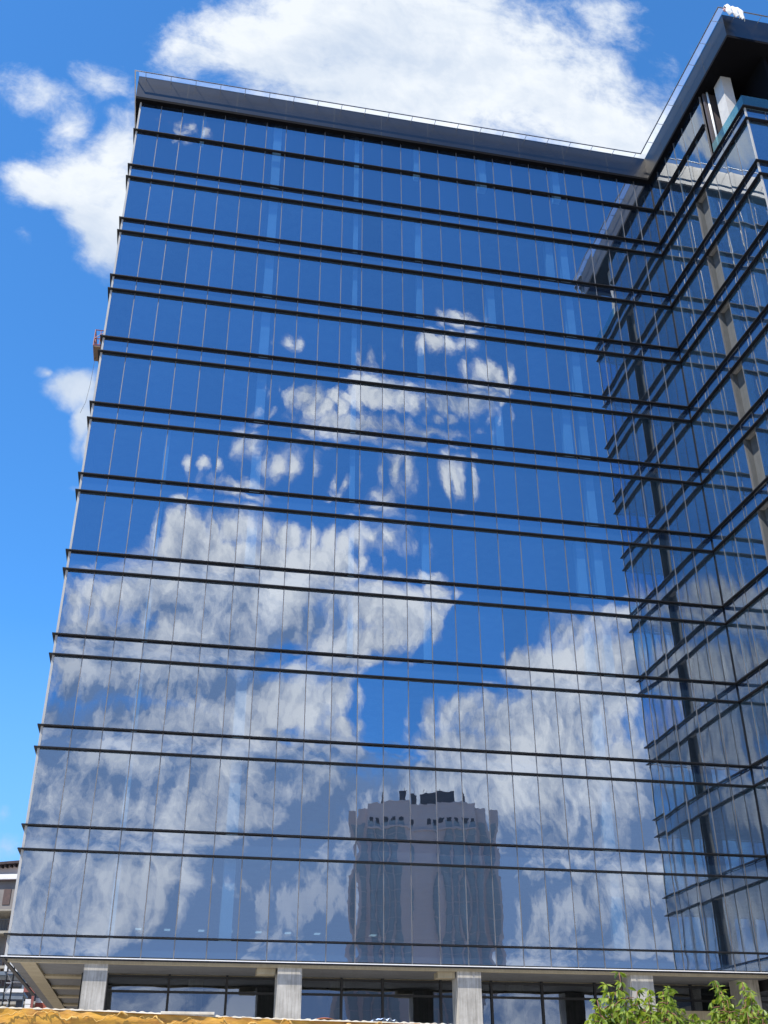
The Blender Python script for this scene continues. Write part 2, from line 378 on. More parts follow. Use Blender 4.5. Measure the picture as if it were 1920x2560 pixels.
TIPS1= [(9.794, -32.93, 2.885), (9.704, -32.773, 2.787), (9.54, -32.909, 2.632), (9.58, -32.646, 2.525), (9.985, -32.886, 2.721), (9.986, -33.153, 2.636), (10.223, -33.105, 2.727), (10.26, -32.899, 2.717), (9.754, -33.104, 2.619), (10.362, -33.043, 2.542), (10.374, -33.268, 2.49), (9.964, -32.966, 2.488), (10.191, -32.852, 2.536), (9.42, -32.954, 2.447), (9.788, -32.782, 2.499), (10.342, -32.931, 2.642), (10.001, -32.719, 2.617), (10.467, -32.976, 2.458), (9.723, -32.547, 2.608), (9.676, -32.842, 2.476), (9.725, -33.191, 2.505), (10.147, -32.671, 2.586), (9.945, -33.284, 2.448), (10.078, -33.298, 2.554), (10.406, -32.837, 2.485), (10.464, -33.196, 2.435), (9.823, -32.708, 2.727), (10.176, -32.754, 2.747)]
TIPS2= [(10.911, -32.785, 2.844), (11.02, -32.663, 2.758), (10.949, -32.899, 2.653), (11.192, -32.819, 2.83), (11.153, -33.015, 2.721), (11.305, -32.861, 2.616), (10.898, -32.646, 2.643), (11.222, -33.096, 2.549), (11.132, -32.65, 2.582), (11.131, -32.88, 2.62), (10.864, -32.616, 2.487), (11.299, -32.733, 2.502), (10.948, -32.883, 2.469), (11.011, -32.529, 2.57), (11.207, -32.57, 2.513), (11.038, -33.107, 2.527), (11.267, -32.942, 2.462), (11.114, -32.539, 2.724)]
FRONT= [(0.2282, 1.3025, 0.3021, 0.2461, 1.5), (0.0687, 1.3012, 0.1738, 0.1531, 1.2), (0.3947, 1.314, 0.2243, 0.1832, 1.4), (-0.038, 1.2639, 0.0942, 0.0868, 0.9), (0.1191, 1.3854, 0.2107, 0.1067, 1.1), (0.3435, 1.4252, 0.2368, 0.1475, 1.2), (0.5174, 1.2544, 0.1271, 0.1134, 1.2), (0.683, 1.2924, 0.1514, 0.0962, 0.95), (0.6518, 1.3878, 0.0721, 0.0672, 0.45), (0.6707, 1.3096, 0.0948, 0.0641, 0.8), (0.7003, 1.454, 0.0412, 0.0465, 0.5), (0.2525, 1.1393, 0.3461, 0.1113, 1.3), (0.5485, 1.4805, 0.072, 0.0823, 0.7), (0.5137, 1.516, 0.1211, 0.0715, 0.7), (-0.1697, 1.1797, 0.0492, 0.0532, 0.8), (-0.2264, 1.1263, 0.0615, 0.0423, 0.82), (-0.1903, 1.0921, 0.0446, 0.067, 0.85), (-0.2577, 1.1448, 0.0221, 0.0255, 0.5), (-0.1534, 1.0022, 0.0713, 0.0793, 1.25), (-0.2052, 0.9797, 0.0479, 0.0498, 1.1), (-0.1404, 0.9204, 0.0506, 0.0785, 1.25), (-0.1307, 1.072, 0.0423, 0.0794, 1.1), (-0.1082, 0.9722, 0.0328, 0.127, 1.0), (-0.148, 0.8751, 0.0259, 0.0356, 0.7), (-0.1307, 1.2589, 0.018, 0.0374, 0.35), (-0.2286, 0.889, 0.0126, 0.0284, 0.3), (-0.126, 0.6671, 0.0153, 0.0518, 1.1), (-0.1453, 0.7014, 0.0379, 0.0323, 1.3), (-0.1151, 0.6385, 0.0119, 0.0266, 1.0), (-0.1758, 0.7094, 0.0192, 0.0154, 0.95), (-0.122, 0.5826, 0.0116, 0.0056, 0.3), (-0.1335, 0.2265, 0.0175, 0.0161, 0.45), (-0.1268, 0.1971, 0.0231, 0.0156, 0.5), (-0.6986, 1.296, 0.0871, 0.0583, 1.2), (-0.7445, 1.2567, 0.0872, 0.0466, 1.2), (-0.6751, 1.2414, 0.0538, 0.0304, 1.0), (-0.7877, 1.2861, 0.0483, 0.064, 1.1), (-0.6629, 1.2582, 0.0307, 0.041, 0.9)]
BACK= [(-0.0488, 1.1315, 0.0355, 0.0312, 0.72), (-0.0843, 1.1294, 0.0233, 0.0258, 0.555), (-0.0559, 1.11, 0.0234, 0.017, 0.61), (0.3124, 0.8598, 0.0332, 0.0223, 0.94), (0.3301, 0.8554, 0.0242, 0.0223, 0.72), (0.2815, 0.8188, 0.0412, 0.0245, 0.852), (0.3107, 0.8198, 0.0297, 0.0217, 0.72), (0.3374, 0.7679, 0.0382, 0.0315, 1.105), (0.2928, 0.7312, 0.0544, 0.0304, 1.105), (0.2639, 0.701, 0.0279, 0.0229, 0.83), (0.3131, 0.7407, 0.0288, 0.0342, 0.94), (0.3346, 0.717, 0.0172, 0.0269, 0.61), (0.1039, 0.7147, 0.0319, 0.0292, 1.028), (0.1309, 0.7023, 0.0374, 0.0258, 1.028), (0.1519, 0.7247, 0.0326, 0.0197, 0.94), (0.1679, 0.7467, 0.0275, 0.0371, 0.83), (0.1899, 0.7366, 0.0387, 0.0267, 0.885), (0.2286, 0.7355, 0.0223, 0.0269, 0.72), (0.1786, 0.7821, 0.0168, 0.0277, 0.61), (0.0899, 0.7958, 0.0164, 0.011, 0.5), (0.0689, 0.7259, 0.0116, 0.026, 0.61), (0.0635, 0.6805, 0.0155, 0.0188, 0.72), (0.1687, 0.6757, 0.0921, 0.0228, 0.83), (0.2442, 0.676, 0.072, 0.0192, 0.83), (0.3219, 0.6893, 0.0283, 0.017, 0.61), (0.1075, 0.6189, 0.0307, 0.0423, 0.83), (0.0655, 0.6438, 0.0255, 0.0305, 0.72), (0.1619, 0.6016, 0.0181, 0.0239, 0.72), (0.2167, 0.6261, 0.0293, 0.0528, 0.94), (0.2008, 0.5884, 0.034, 0.0328, 0.885), (0.2808, 0.6246, 0.03, 0.0373, 0.995), (0.2977, 0.642, 0.022, 0.0252, 0.72), (0.018, 0.6022, 0.0197, 0.0128, 0.72), (0.069, 0.5792, 0.0448, 0.0126, 0.72), (0.1596, 0.5866, 0.0257, 0.0117, 0.665), (0.014, 0.5283, 0.043, 0.033, 1.215), (0.0611, 0.5444, 0.0391, 0.0252, 1.105), (0.1106, 0.5385, 0.0397, 0.0253, 1.05), (-0.0033, 0.5076, 0.0376, 0.0269, 1.16), (0.211, 0.5433, 0.0516, 0.0345, 1.05), (0.1705, 0.5335, 0.0405, 0.034, 1.05), (0.151, 0.5094, 0.0599, 0.0276, 1.16), (0.2614, 0.5009, 0.0231, 0.0111, 0.72), (0.0735, 0.4965, 0.1272, 0.0434, 1.38), (-0.0437, 0.449, 0.0727, 0.0408, 1.215), (-0.0918, 0.4397, 0.0308, 0.03, 0.94), (0.0489, 0.4369, 0.1519, 0.0621, 1.49), (0.2008, 0.4657, 0.075, 0.0377, 1.16), (0.2401, 0.4481, 0.045, 0.0373, 1.105), (0.271, 0.4827, 0.0307, 0.0275, 0.94), (0.1815, 0.4125, 0.0629, 0.0358, 1.16), (-0.0369, 0.3857, 0.1251, 0.0534, 1.435), (0.0807, 0.3658, 0.1201, 0.0435, 1.38), (-0.0934, 0.3534, 0.0381, 0.0277, 1.16), (0.1632, 0.3716, 0.0423, 0.0244, 1.105), (0.0143, 0.3062, 0.1864, 0.0453, 1.38), (0.173, 0.3342, 0.0277, 0.0189, 0.94), (0.1688, 0.3062, 0.0365, 0.0184, 0.83), (0.4075, 0.4462, 0.0799, 0.0382, 1.215), (0.4463, 0.4655, 0.0596, 0.025, 1.16), (0.3619, 0.4584, 0.0314, 0.0328, 0.83), (0.373, 0.4017, 0.0827, 0.0313, 1.27), (0.3059, 0.362, 0.0643, 0.0248, 1.215), (0.4336, 0.3959, 0.1165, 0.0583, 1.435), (0.3686, 0.3466, 0.1321, 0.0398, 1.38), (0.2764, 0.3479, 0.029, 0.0194, 0.94), (0.3421, 0.3163, 0.1495, 0.0336, 1.325), (0.2512, 0.2927, 0.0705, 0.0184, 1.05), (0.2191, 0.3161, 0.042, 0.0116, 0.775), (0.0188, 0.2543, 0.2271, 0.0475, 1.27), (0.3532, 0.2707, 0.2598, 0.0512, 1.27), (0.1737, 0.2707, 0.1001, 0.0313, 1.16), (-0.0363, 0.1946, 0.2066, 0.0483, 0.995), (0.1487, 0.2056, 0.1864, 0.0463, 0.995), (0.3956, 0.2151, 0.2568, 0.0534, 1.05), (0.1921, 0.1508, 0.5124, 0.0691, 0.94), (0.0553, 0.1586, 0.0284, 0.0156, 1.215), (0.0423, 0.1698, 0.0243, 0.0117, 1.05), (0.1671, 0.1346, 0.0251, 0.0194, 1.27), (0.4837, 0.2679, 0.0452, 0.0425, 1.27), (0.4604, 0.2396, 0.0542, 0.0273, 1.27), (0.4643, 0.1256, 0.0419, 0.0203, 1.27), (0.3866, 0.1683, 0.0184, 0.0125, 1.05), (0.2797, 0.4409, 0.01, 0.0105, 0.5), (0.4961, 0.5203, 0.0224, 0.0175, 0.83), (0.0659, 0.1824, 0.3985, 0.1086, 0.95), (0.3686, 0.1719, 0.4459, 0.1137, 1.0), (-0.0257, 0.2819, 0.2173, 0.0665, 1.0), (0.403, 0.2916, 0.2565, 0.0576, 1.0), (0.0722, 0.0881, 0.665, 0.0864, 1.0), (0.406, 0.0932, 0.7642, 0.0928, 1.05), (-0.5558, 0.4748, 0.1728, 0.0401, 0.9199999999999999), (-0.6153, 0.4968, 0.1174, 0.0352, 0.9199999999999999), (-0.5782, 0.4116, 0.1695, 0.0548, 1.15), (-0.6124, 0.3621, 0.1448, 0.0527, 1.265), (-0.5313, 0.3175, 0.1599, 0.0603, 1.15), (-0.5902, 0.2451, 0.1579, 0.0716, 1.035), (-0.5376, 0.1728, 0.2014, 0.0891, 0.9199999999999999)]
HOLES= [(0.3321, 0.4774, 0.0518, 0.0553, 0.765), (0.2991, 0.4269, 0.0364, 0.0429, 0.765), (0.2682, 0.394, 0.0399, 0.0228, 0.765), (0.2292, 0.3763, 0.0303, 0.0314, 0.8075), (0.2147, 0.3368, 0.0296, 0.0215, 0.765), (0.2378, 0.3195, 0.0169, 0.0093, 0.425), (0.3891, 0.5386, 0.0994, 0.0643, 0.765), (0.4133, 0.6309, 0.0777, 0.182, 0.68), (-0.0604, 0.6044, 0.052, 0.0634, 0.595), (-0.0744, 0.519, 0.0289, 0.029, 0.51), (0.1107, 0.4119, 0.021, 0.0099, 0.3825), (0.1184, 0.3307, 0.0162, 0.0083, 0.255), (-0.0661, 0.4674, 0.0121, 0.0092, 0.17)]
FT_TINT=(.62,1.38,1.93)
BK_TINT=(.44,1.10,1.80)

# ------------------------------------------------------------------ site cabin with the yellow roof edge, close to the camera
M['yellow']=plain('weathered_yellow_paint',(.60,.31,.035),(.34,.15,.025),rough=.5,scale=4.5,stretch=(1,1,3),bump=.3,bscale=14,lo=.40,hi=.66)
M['foam']=plain('dried_foam',(.70,.44,.13),(.45,.24,.05),rough=.9,scale=9,bump=.6,bscale=40)
M['flake']=plain('pale_flakes',(.66,.60,.48),(.48,.41,.30),rough=.9,scale=12)
M['cabinwall']=plain('cabin_wall',(.03,.035,.045),(.05,.055,.07),rough=.5,scale=3)
M['bluewhite']=plain('blue_white_sheet',(.30,.45,.75),(.7,.75,.8),rough=.6,scale=7)
CY=-34.0
def edgez(x): return 2.405-.024*(x-4.0)-.004*math.sin(2.3*x)
cab=empty('site_cabin','cabin whose weathered yellow roof edge is crusted with dried foam','cabin',(5.2,CY+1.2,0))
def cp(mb,name,mat,**k):
    o=mb.build(name,mat,cab,**k); o.location=(-5.2,-CY-1.2,0); return o
rc=random.Random(5)
bumps=[(rc.uniform(3,9),rc.uniform(.03,.16),rc.uniform(-.012,.02)) for _ in range(60)]
def relief(x,v):
    d=0
    for cx,w,h in bumps: d+=h*math.exp(-((x-cx)/w)**2)
    return d*(1-abs(2*v-1))
CH=.119
mb=MB().grid(260,10,lambda u,v:(2.2+7.2*u,CY-.012*math.sin(3*u*9)-relief(2.2+7.2*u,v)*.6-.006*math.sin(40*u*7+v*5),edgez(2.2+7.2*u)-CH*(1-v)))
cp(mb,'roof_edge',M['yellow'],smooth=True,fix=False)
mb=MB()
for i in range(72):
    x0=2.2+.1*i; x1=x0+.1
    n=len(mb.v)
    mb.v += [(x0,CY,edgez(x0)-.003),(x1,CY,edgez(x1)-.003),(x1,CY+2.4,edgez(x1)-.02),(x0,CY+2.4,edgez(x0)-.02)]; mb.f.append((n,n+1,n+2,n+3))
cp(mb,'roof_sheet',M['flake'])
# ragged foam bead: wavy line along the face
def foamz(x): return -.046+.018*math.sin(9.1*x)+.016*math.sin(23*x+1)+.012*math.sin(47*x)+.006*math.sin(113*x)
mb=MB()
def bead(x0,x1,seed):
    r=random.Random(seed); pts=[];rr=[]
    n=int((x1-x0)/.012)
    for i in range(n+1):
        x=x0+(x1-x0)*i/n; pts.append((x,CY-.022-r.uniform(0,.012),edgez(x)+foamz(x)+r.gauss(0,.0025)))
        rr.append(.0015+.008*max(0,math.sin(13*x+2*math.sin(5*x)))**2*r.uniform(.5,1)+r.uniform(0,.003))
    mb.tube(pts,rr,6)
for a,b,s in ((2.3,4.62,1),(4.66,5.02,2),(5.1,5.62,3),(5.75,6.1,4),(6.2,6.38,5),(6.6,7.4,6),(7.5,8.9,7)): bead(a,b,s)
o=cp(mb,'foam_bead',M['foam'],smooth=True)
mb=MB()
for i in range(600):     # pale crust along the top edge
    x0=2.2+.012*i; x1=x0+.012; h0=.004+.006*abs(math.sin(37*x0)*math.sin(11.3*x0))+.003*math.sin(91*x0); h1=.004+.006*abs(math.sin(37*x1)*math.sin(11.3*x1))+.003*math.sin(91*x1)
    n=len(mb.v); mb.v += [(x0,CY-.012,edgez(x0)-.004),(x1,CY-.012,edgez(x1)-.004),(x1,CY-.008,edgez(x1)+h1),(x0,CY-.008,edgez(x0)+h0),(x1,CY+.05,edgez(x1)+h1*.6),(x0,CY+.05,edgez(x0)+h0*.6)]
    mb.f += [(n,n+1,n+2,n+3),(n+3,n+2,n+4,n+5)]
cp(mb,'pale_crust',M['flake'],fix=False)
mb=MB()
r=random.Random(9)
for i in range(170):
    x=r.uniform(2.3,9.2); z=edgez(x); s=r.choice((.006,.008,.012,.02)); h=r.choice((.002,.003,.004,.006,.012)) ; yy=CY+r.uniform(-.012,.10)
    n=len(mb.v); a=r.uniform(0,3.14); c,sn=math.cos(a)*s,math.sin(a)*s*.5; k=r.uniform(-.01,.012)
    mb.v += [(x-c,yy-sn,z-.006),(x+c,yy-sn*.4,z-.006),(x+c*.7+k,yy+sn,z+h),(x-c*.6+k,yy+sn,z+h*.7),(x,yy+.012,z-.006)]
    mb.f += [(n,n+1,n+2,n+3),(n+1,n+4,n+2),(n+4,n,n+3),(n+2,n+4,n+3)]
cp(mb,'flaked_crust',M['flake'])
mb=MB(); mb.box(2.2,9.4,CY+.05,CY+2.38,0,2.22)
for i in range(36): mb.box(2.25+.2*i,2.33+.2*i,CY+.02,CY+.05,.1,2.2)
cp(mb,'cabin_wall',M['cabinwall'])
def scrap(name,label,cat,mb,mat,smooth=False,fix=True): return tag(mb.build(name,mat,None,smooth=smooth,fix=fix),label,cat)
bx=5.55
mb=MB().box(bx-.27,bx+.17,CY-.02,CY+.5,edgez(bx)+.004,edgez(bx)+.026)
o=scrap('white_board','white board lying flat on the foam crusted yellow roof edge','board',mb,M['flake']); bevel(o,.003)
M['orange']=plain('orange_plastic',(.85,.22,.03),rough=.4)
ox=6.66
mb=MB().grid(16,8,lambda u,v:(ox-.12+.24*u,CY+.0+.16*v,edgez(ox)+.004+.022*math.sin(math.pi*u)*math.sin(math.pi*min(1,.25+v*.75))))
scrap('orange_lid','shallow orange plastic lid lying on the yellow roof edge','lid',mb,M['orange'],True,False)
bx=7.16
mb=MB().grid(22,8,lambda u,v:(bx-.10+.22*u,CY-.015+.12*v,edgez(bx)+.012+.022*abs(math.sin(11*u+3*v))*math.sin(math.pi*u)+.006*math.sin(29*u)))
scrap('blue_bag','crumpled blue and white plastic bag lying on the yellow roof edge','bag',mb,M['bluewhite'],True,False)

# ------------------------------------------------------------------ young tree in front of the office block
def leafmat(name,c1,c2):
    m,nt,out=newmat(name)
    oi=N(nt,'ShaderNodeTexCoord'); no=N(nt,'ShaderNodeTexNoise',i_Scale=20.,i_Detail=3); L(nt,oi,'Object',no,'Vector')
    r=N(nt,'ShaderNodeMapRange'); r.inputs[1].default_value=.35; r.inputs[2].default_value=.65; L(nt,no,0,r,0)
    mx=N(nt,'ShaderNodeMix',data_type='RGBA'); mx.inputs[6].default_value=(*c1,1); mx.inputs[7].default_value=(*c2,1); L(nt,r,0,mx,0)
    p=N(nt,'ShaderNodeBsdfPrincipled',i_Roughness=.42); L(nt,mx,2,p,'Base Color')
    t=N(nt,'ShaderNodeBsdfTranslucent'); mu=N(nt,'ShaderNodeMix',data_type='RGBA',blend_type='MULTIPLY'); mu.inputs[0].default_value=1; mu.inputs[7].default_value=(1.6,1.5,.7,1); L(nt,mx,2,mu,6); L(nt,mu,2,t,0)
    ms=N(nt,'ShaderNodeMixShader'); ms.inputs[0].default_value=.45; L(nt,p,0,ms,1); L(nt,t,0,ms,2); L(nt,ms,0,out,0); return m
M['leaf']=leafmat('fresh_leaf',(.085,.16,.015),(.32,.38,.05))
M['bark']=plain('bark',(.10,.06,.04),(.05,.03,.02),rough=.9,scale=20,bump=.5)
M['twig']=plain('reddish_twig',(.22,.09,.05),(.14,.07,.03),rough=.7,scale=10)
def tree(loc,tips,seed,label,trunk_h=1.2):
    r=random.Random(seed); t=empty('young_tree',label,'tree',loc); o=Vector(loc)
    tr=MB(); top=Vector((0,0,trunk_h))
    tr.tube([(0,0,0),(.02,.01,.5),(.0,-.01,trunk_h),(.03,.02,trunk_h+.35)],[.06,.055,.045,.03],10); tr.build('trunk',M['bark'],t,smooth=True)
    br=MB(); lf=MB(); tips=[Vector(p)-o for p in tips]
    def leaf(p,d,s):
        d=d.normalized(); side=d.cross(Vector((r.gauss(0,.5),r.gauss(0,.5),1))).normalized(); up=side.cross(d)
        w=s*r.uniform(.36,.48); rows=[(0,.04),(.2,.62),(.45,1.),(.7,.72),(.88,.3),(1,.02)]
        n=len(lf.v); droop=r.uniform(.10,.4); cup=r.uniform(.1,.32)
        for a,b in rows:
            c=p+d*(s*a)-up*(droop*s*a*a)
            lf.v += [tuple(c-side*(w*b*.5)+up*(cup*w*b*.5)),tuple(c),tuple(c+side*(w*b*.5)+up*(cup*w*b*.5))]
        for i in range(len(rows)-1):
            a=n+3*i; lf.f += [(a,a+1,a+4,a+3),(a+1,a+2,a+5,a+4)]
    for tip in tips:
        base=top+Vector((0,0,r.uniform(-.1,.3)))
        mid=(base+tip)/2+Vector((r.gauss(0,.05),r.gauss(0,.05),-.08)); k=22; pts=[]
        for i in range(k+1):
            u=i/k; pts.append(base*(1-u)**2+mid*2*u*(1-u)+tip*u*u+Vector((math.sin(7*u)*.012,math.cos(9*u)*.012,0)))
        br.tube(pts,[.018*(1-.8*i/k) for i in range(k+1)],6)
        for i in range(int(k*.22),k+1):
            u=i/k
            dirn=(pts[min(i+1,k)]-pts[max(i-1,0)]).normalized()
            for q in range(8 if u<.93 else 8):
                az=r.uniform(0,6.283); out=Vector((math.cos(az),math.sin(az),r.uniform(-.55,.35)))
                if u>.93: out=out*.8+dirn*.25
                ln=r.uniform(.05,.34)*(1.12-u)+.03
                if ln>.09:
                    e=pts[i]+out*ln; br.tube([pts[i],pts[i]+out*ln*.5+Vector((0,0,.012)),e],[.006,.005,.003],5)
                    m=int(ln/.030)+1
                    for j in range(m):
                        pp=pts[i]+out*(ln*(j+1)/m); a2=r.uniform(0,6.283)
                        leaf(pp,out*.4+Vector((math.cos(a2)*.8,math.sin(a2)*.8,r.uniform(-1.3,-.1))),r.uniform(.06,.105))
                else:
                    leaf(pts[i]+out*.01,out+Vector((0,0,r.uniform(-1.5,.1))),r.uniform(.06,.10))
    br.build('branches',M['twig'],t,smooth=True)
    o2=lf.build('crown',M['leaf'],t,smooth=False,fix=False)
    return t
tree((10.0,-32.9,0),TIPS1,21,'young tree with bright green pointed leaves in front of the fourth concrete pillar')
tree((11.0,-33.4,0),TIPS2,22,'thin young tree with two drooping leafy shoots at the corner under the projecting wing')

# ------------------------------------------------------------------ things beyond the left side of the building
M['pinkwall']=plain('pale_pink_render',(.60,.50,.45),(.52,.43,.39),rough=.9,scale=.8)
M['greywall']=plain('grey_render',(.22,.20,.185),(.17,.155,.145),rough=.9,scale=.7)
M['roof']=plain('dark_roof_edge',(.05,.03,.03),(.03,.02,.02),rough=.8)
M['shutter']=plain('brown_shutter',(.10,.06,.05),(.07,.045,.04),rough=.7)
M['slab']=plain('balcony_slab',(.30,.27,.22),(.24,.22,.18),rough=.9)
M['bluegrey']=plain('blue_grey_sheet',(.19,.225,.26),(.14,.17,.2),rough=.6,scale=2)
M['redbrick']=plain('red_render',(.40,.10,.06),(.32,.08,.05),rough=.85,scale=3)
M['redpaint']=plain('dull_red_steel',(.30,.09,.07),(.24,.08,.06),rough=.6)
M['earth']=plain('brown_earth_bank',(.24,.19,.14),(.16,.13,.10),rough=.95,scale=1.2)
ap=empty('apartment_building','pale apartment block with balconies and dark eaves beside the glass block','building',(-8.,52,0)); ap.rotation_euler=(0,0,rad(-16))
def A(mb,name,mat,parent=None):
    return mb.build(name,mat,parent or ap)
A(MB().box(-9,6,0,12,0,15.6),'wall',M['greywall'])
A(MB().box(-9,5.4,-.6,12,15.6,18.3),'upper_storey',M['greywall'])
A(MB().box(-9,5.6,-.75,12,18.3,18.75),'white_band',M['white'])
A(MB().box(-9,5.3,-.4,12,18.75,19.6),'top_storey',M['pinkwall'])
rf=A(MB().prism([(-9,18.9),(5.9,19.75),(5.9,19.95),(-9,19.1)],'y',-1.1,12.5),'roof',M['roof'])
mb=MB()
for i in range(40): mb.box(-9+.38*i,-8.9+.38*i,-.95,-.4,18.7+.0216*i,18.88+.0216*i)
mb.build('rafter',M['roof'],rf)
A(MB().prism([(-9,18.22),(5.7,18.22),(5.7,18.32),(-9,18.32)],'y',-.95,-.6),'roof_ledge',M['roof'])
for k in range(6):
    z=15.3-1.0-2.55*k
    s=A(MB().box(-9,5.8,-1.5,0,z-.2,z),'balcony_slab',M['slab'])
    mb=MB(); mb.box(-9,5.75,-1.47,-1.43,z+.82,z+.88)
    for i in range(60): mb.box(-9+.25*i,-8.97+.25*i,-1.46,-1.44,z,z+.84)
    mb.build('railing',M['blacksteel'],s)
    for x in (-5.,-2.2,.6,2.6,4.6):
        A(MB().box(x-.45,x+.45,-.05,.02,z+.05,z+2.0),'balcony_door',M['shutter'])
for x in (-3.4,1.7,3.7): A(MB().box(x-.3,x+.3,-.65,-.58,16.4,17.6),'window',M['shutter'])
A(MB().tube([(2.6,-.7,18.2),(3.0,-.75,17.9),(3.0,-.75,16.2),(2.5,-.75,15.8),(2.5,-1.2,15.4),(2.5,-1.2,2)],.08,8),'drainpipe',M['roof'])
A(MB().prism([(-1.6,15.9),(-.2,15.5),(-.2,15.38),(-1.6,15.78)],'x',-9,5.9),'lean_to_roof',M['slab'])

sh=empty('site_shed','low open shed with bright white roof edges seen under the corner of the glass block','shed',(-3.2,30,0))
def SH(mb,name,mat): return mb.build(name,mat,sh)
SH(MB().box(-3,1.1,-.1,.1,8.12,8.32),'lower_roof_edge',M['white'])
SH(MB().box(-3,1.12,.11,3,8.05,8.15),'lower_roof',M['bluegrey'])
SH(MB().box(-3,1.1,-.02,.1,7.75,8.1),'gutter_board',M['bluegrey'])
SH(MB().box(-.44,.72,1.9,2.1,9.5,10.0),'upper_roof_edge',M['white'])
SH(MB().box(-3,.72,2.11,5,9.3,9.5),'upper_roof',M['bluegrey'])
SH(MB().box(-3,1.9,2.9,3.1,0,7.2),'earth_coloured_wall',M['earth'])
SH(MB().box(-3,.6,3.2,3.4,8.05,8.75),'upper_wall',M['earth'])
SH(MB().box(.75,.95,2.2,2.5,0,9.3),'post',M['bluegrey'])
SH(MB().box(.72,1.1,.3,.5,0,7.7),'dark_panel',M['cabinwall'])
rg=empty('red_gatehouse','small red gatehouse with a pale roller shutter behind the open undercroft','gatehouse',(-1.95,30.,0))
def RG(mb,name,mat): return mb.build(name,mat,rg)
RG(MB().box(-.14,.52,-.1,.1,8.15,8.42),'red_beam',M['redpaint'])
RG(MB().box(.38,.52,-.12,.1,0,8.15),'red_post',M['redpaint'])
mb=MB()
for i in range(26): mb.box(.04,.36,-.06,.0,.3*i,.3*i+.26)
RG(mb,'roller_shutter',M['white'])
RG(MB().box(.60,2.2,.3,.5,0,7.6),'red_wall',M['redbrick'])
RG(MB().box(.60,2.2,.3,.5,7.6,7.85),'white_band',M['white'])
ms=empty('lattice_mast','slim steel lattice hoist mast standing left of the undercroft','mast',(-1.92,20,0))
mb=MB()
for sx in (-.17,.17):
    for sy in (-.17,.17): mb.tube([(sx,sy,0),(sx*.95,sy*.95,9.6)],.03,6)
mb.build('mast_leg',M['blacksteel'],ms)
mb=MB()
for i in range(20):
    z=.48*i; s=1 if i%2 else -1
    for sy in (-.17,.17): mb.tube([(-.17*s,sy,z),(.17*s,sy,z+.48)],.014,5)
    mb.tube([(-.17,-.17,z),(.17,-.17,z)],.014,5); mb.tube([(-.17,.17,z),(-.17,-.17,z+.48)],.014,5)
mb.build('bracing',M['steel'],ms)
mb=MB(); mb.tube([(.1,0,7.75),(2.3,.6,7.75)],.03,6); mb.build('tie_bar',M['steel'],ms)

# ------------------------------------------------------------------ tower block across the street, seen as the reflection
M['twall']=plain('mauve_tower_render',(.60,.50,.475),(.54,.445,.425),rough=.9,scale=.06)
M['twin']=plain('tower_window_glass',(.25,.29,.32),(.33,.37,.39),rough=.45,scale=.25)
M['tdark']=plain('tower_dark_plant',(.07,.06,.065),(.05,.045,.05),rough=.8)
tw=empty('tower_block','tall mauve tower block with strips of windows, mirrored in the lower facade glass','tower block',(57.2,-170,0)); tw.rotation_euler=(0,0,rad(13.7))
def T(mb,name,mat,parent=None): return mb.build(name,mat,parent or tw)
TH=56.6
T(MB().box(-10.6,10.6,-11,0,0,TH),'wall',M['twall'])
T(MB().box(-14.6,-10.6,-9,-1.6,0,TH-.6),'side_wall',M['twall'])
T(MB().box(10.6,14.6,-9,-1.6,0,TH-.6),'side_wall',M['twall'])
T(MB().box(-10.65,10.65,-11.05,.06,TH,TH+.35),'roof_edge',M['twall'])
T(MB().box(-4.6,-2.4,-7,-3,TH+.5,TH+3.4),'plant_room',M['tdark'])
T(MB().box(-1.2,6.6,-8,-3,TH+.5,TH+3.6),'plant_room',M['tdark'])
for x,h in ((-2.9,4.4),(.4,4.8),(1.8,4.4)): T(MB().tube([(x,-4,TH+3),(x,-4,TH+h)],.09,6),'antenna',M['tdark'])
cols=[-9.3,-6.9,-4.4,4.3,6.8,9.3]
for f in range(17):
    z=1.2+3.05*f
    for x in cols:
        w=T(MB().box(x-1.0,x+1.0,.0,.05,z,z+2.92),'window',M['twin'])
    for s in (-1,1): T(MB().box(s*12.6-1.1,s*12.6+1.1,-1.6,-1.55,z,z+2.9),'window',M['twin'])
for x in (-9.0,-6.6,-4.1,2.0,4.4,6.8,9.2): T(MB().box(x-.7,x+.7,0,.05,TH-4.0,TH-2.9),'attic_window',M['tdark'])
for x in cols:
    T(MB().box(x-1.3,x-1.08,0,.4,0,TH-5.6),'pilaster',M['twall'])
T(MB().box(-10.6,10.6,.0,.35,TH-5.4,TH-5.0),'string_course',M['twall'])

# ------------------------------------------------------------------ ground
M['ground']=plain('dusty_ground',(.46,.42,.36),(.38,.345,.30),rough=.95,scale=.25,bump=.4,bscale=3)
M['asphalt']=plain('asphalt',(.055,.055,.057),(.045,.045,.047),rough=.9,scale=1.5,bump=.3,bscale=40)
M['paving']=plain('concrete_paving',(.34,.33,.31),(.27,.26,.25),rough=.9,scale=.8)
struct(MB().quad((-900,-900,0),(900,-900,0),(900,900,0),(-900,900,0)).build('ground',M['ground']))
struct(MB().quad((-400,-70,.004),(400,-70,.004),(400,-52,.004),(-400,-52,.004)).build('road',M['asphalt']))
struct(MB().box(-60,80,-51.8,-49.5,0,.13).build('pavement',M['paving']))
M['bounce_apron']=plain('pale_bounce_apron',(.62,.59,.53),(.54,.51,.46),rough=.9,scale=.5)
struct(MB().quad((-2,-26,.004),(31,-26,.004),(31,4.3,.004),(-2,4.3,.004)).build('bounce_apron_ground',M['bounce_apron']))  # unseen pale sheet, added to bounce sunlight up to the undercroft ceiling

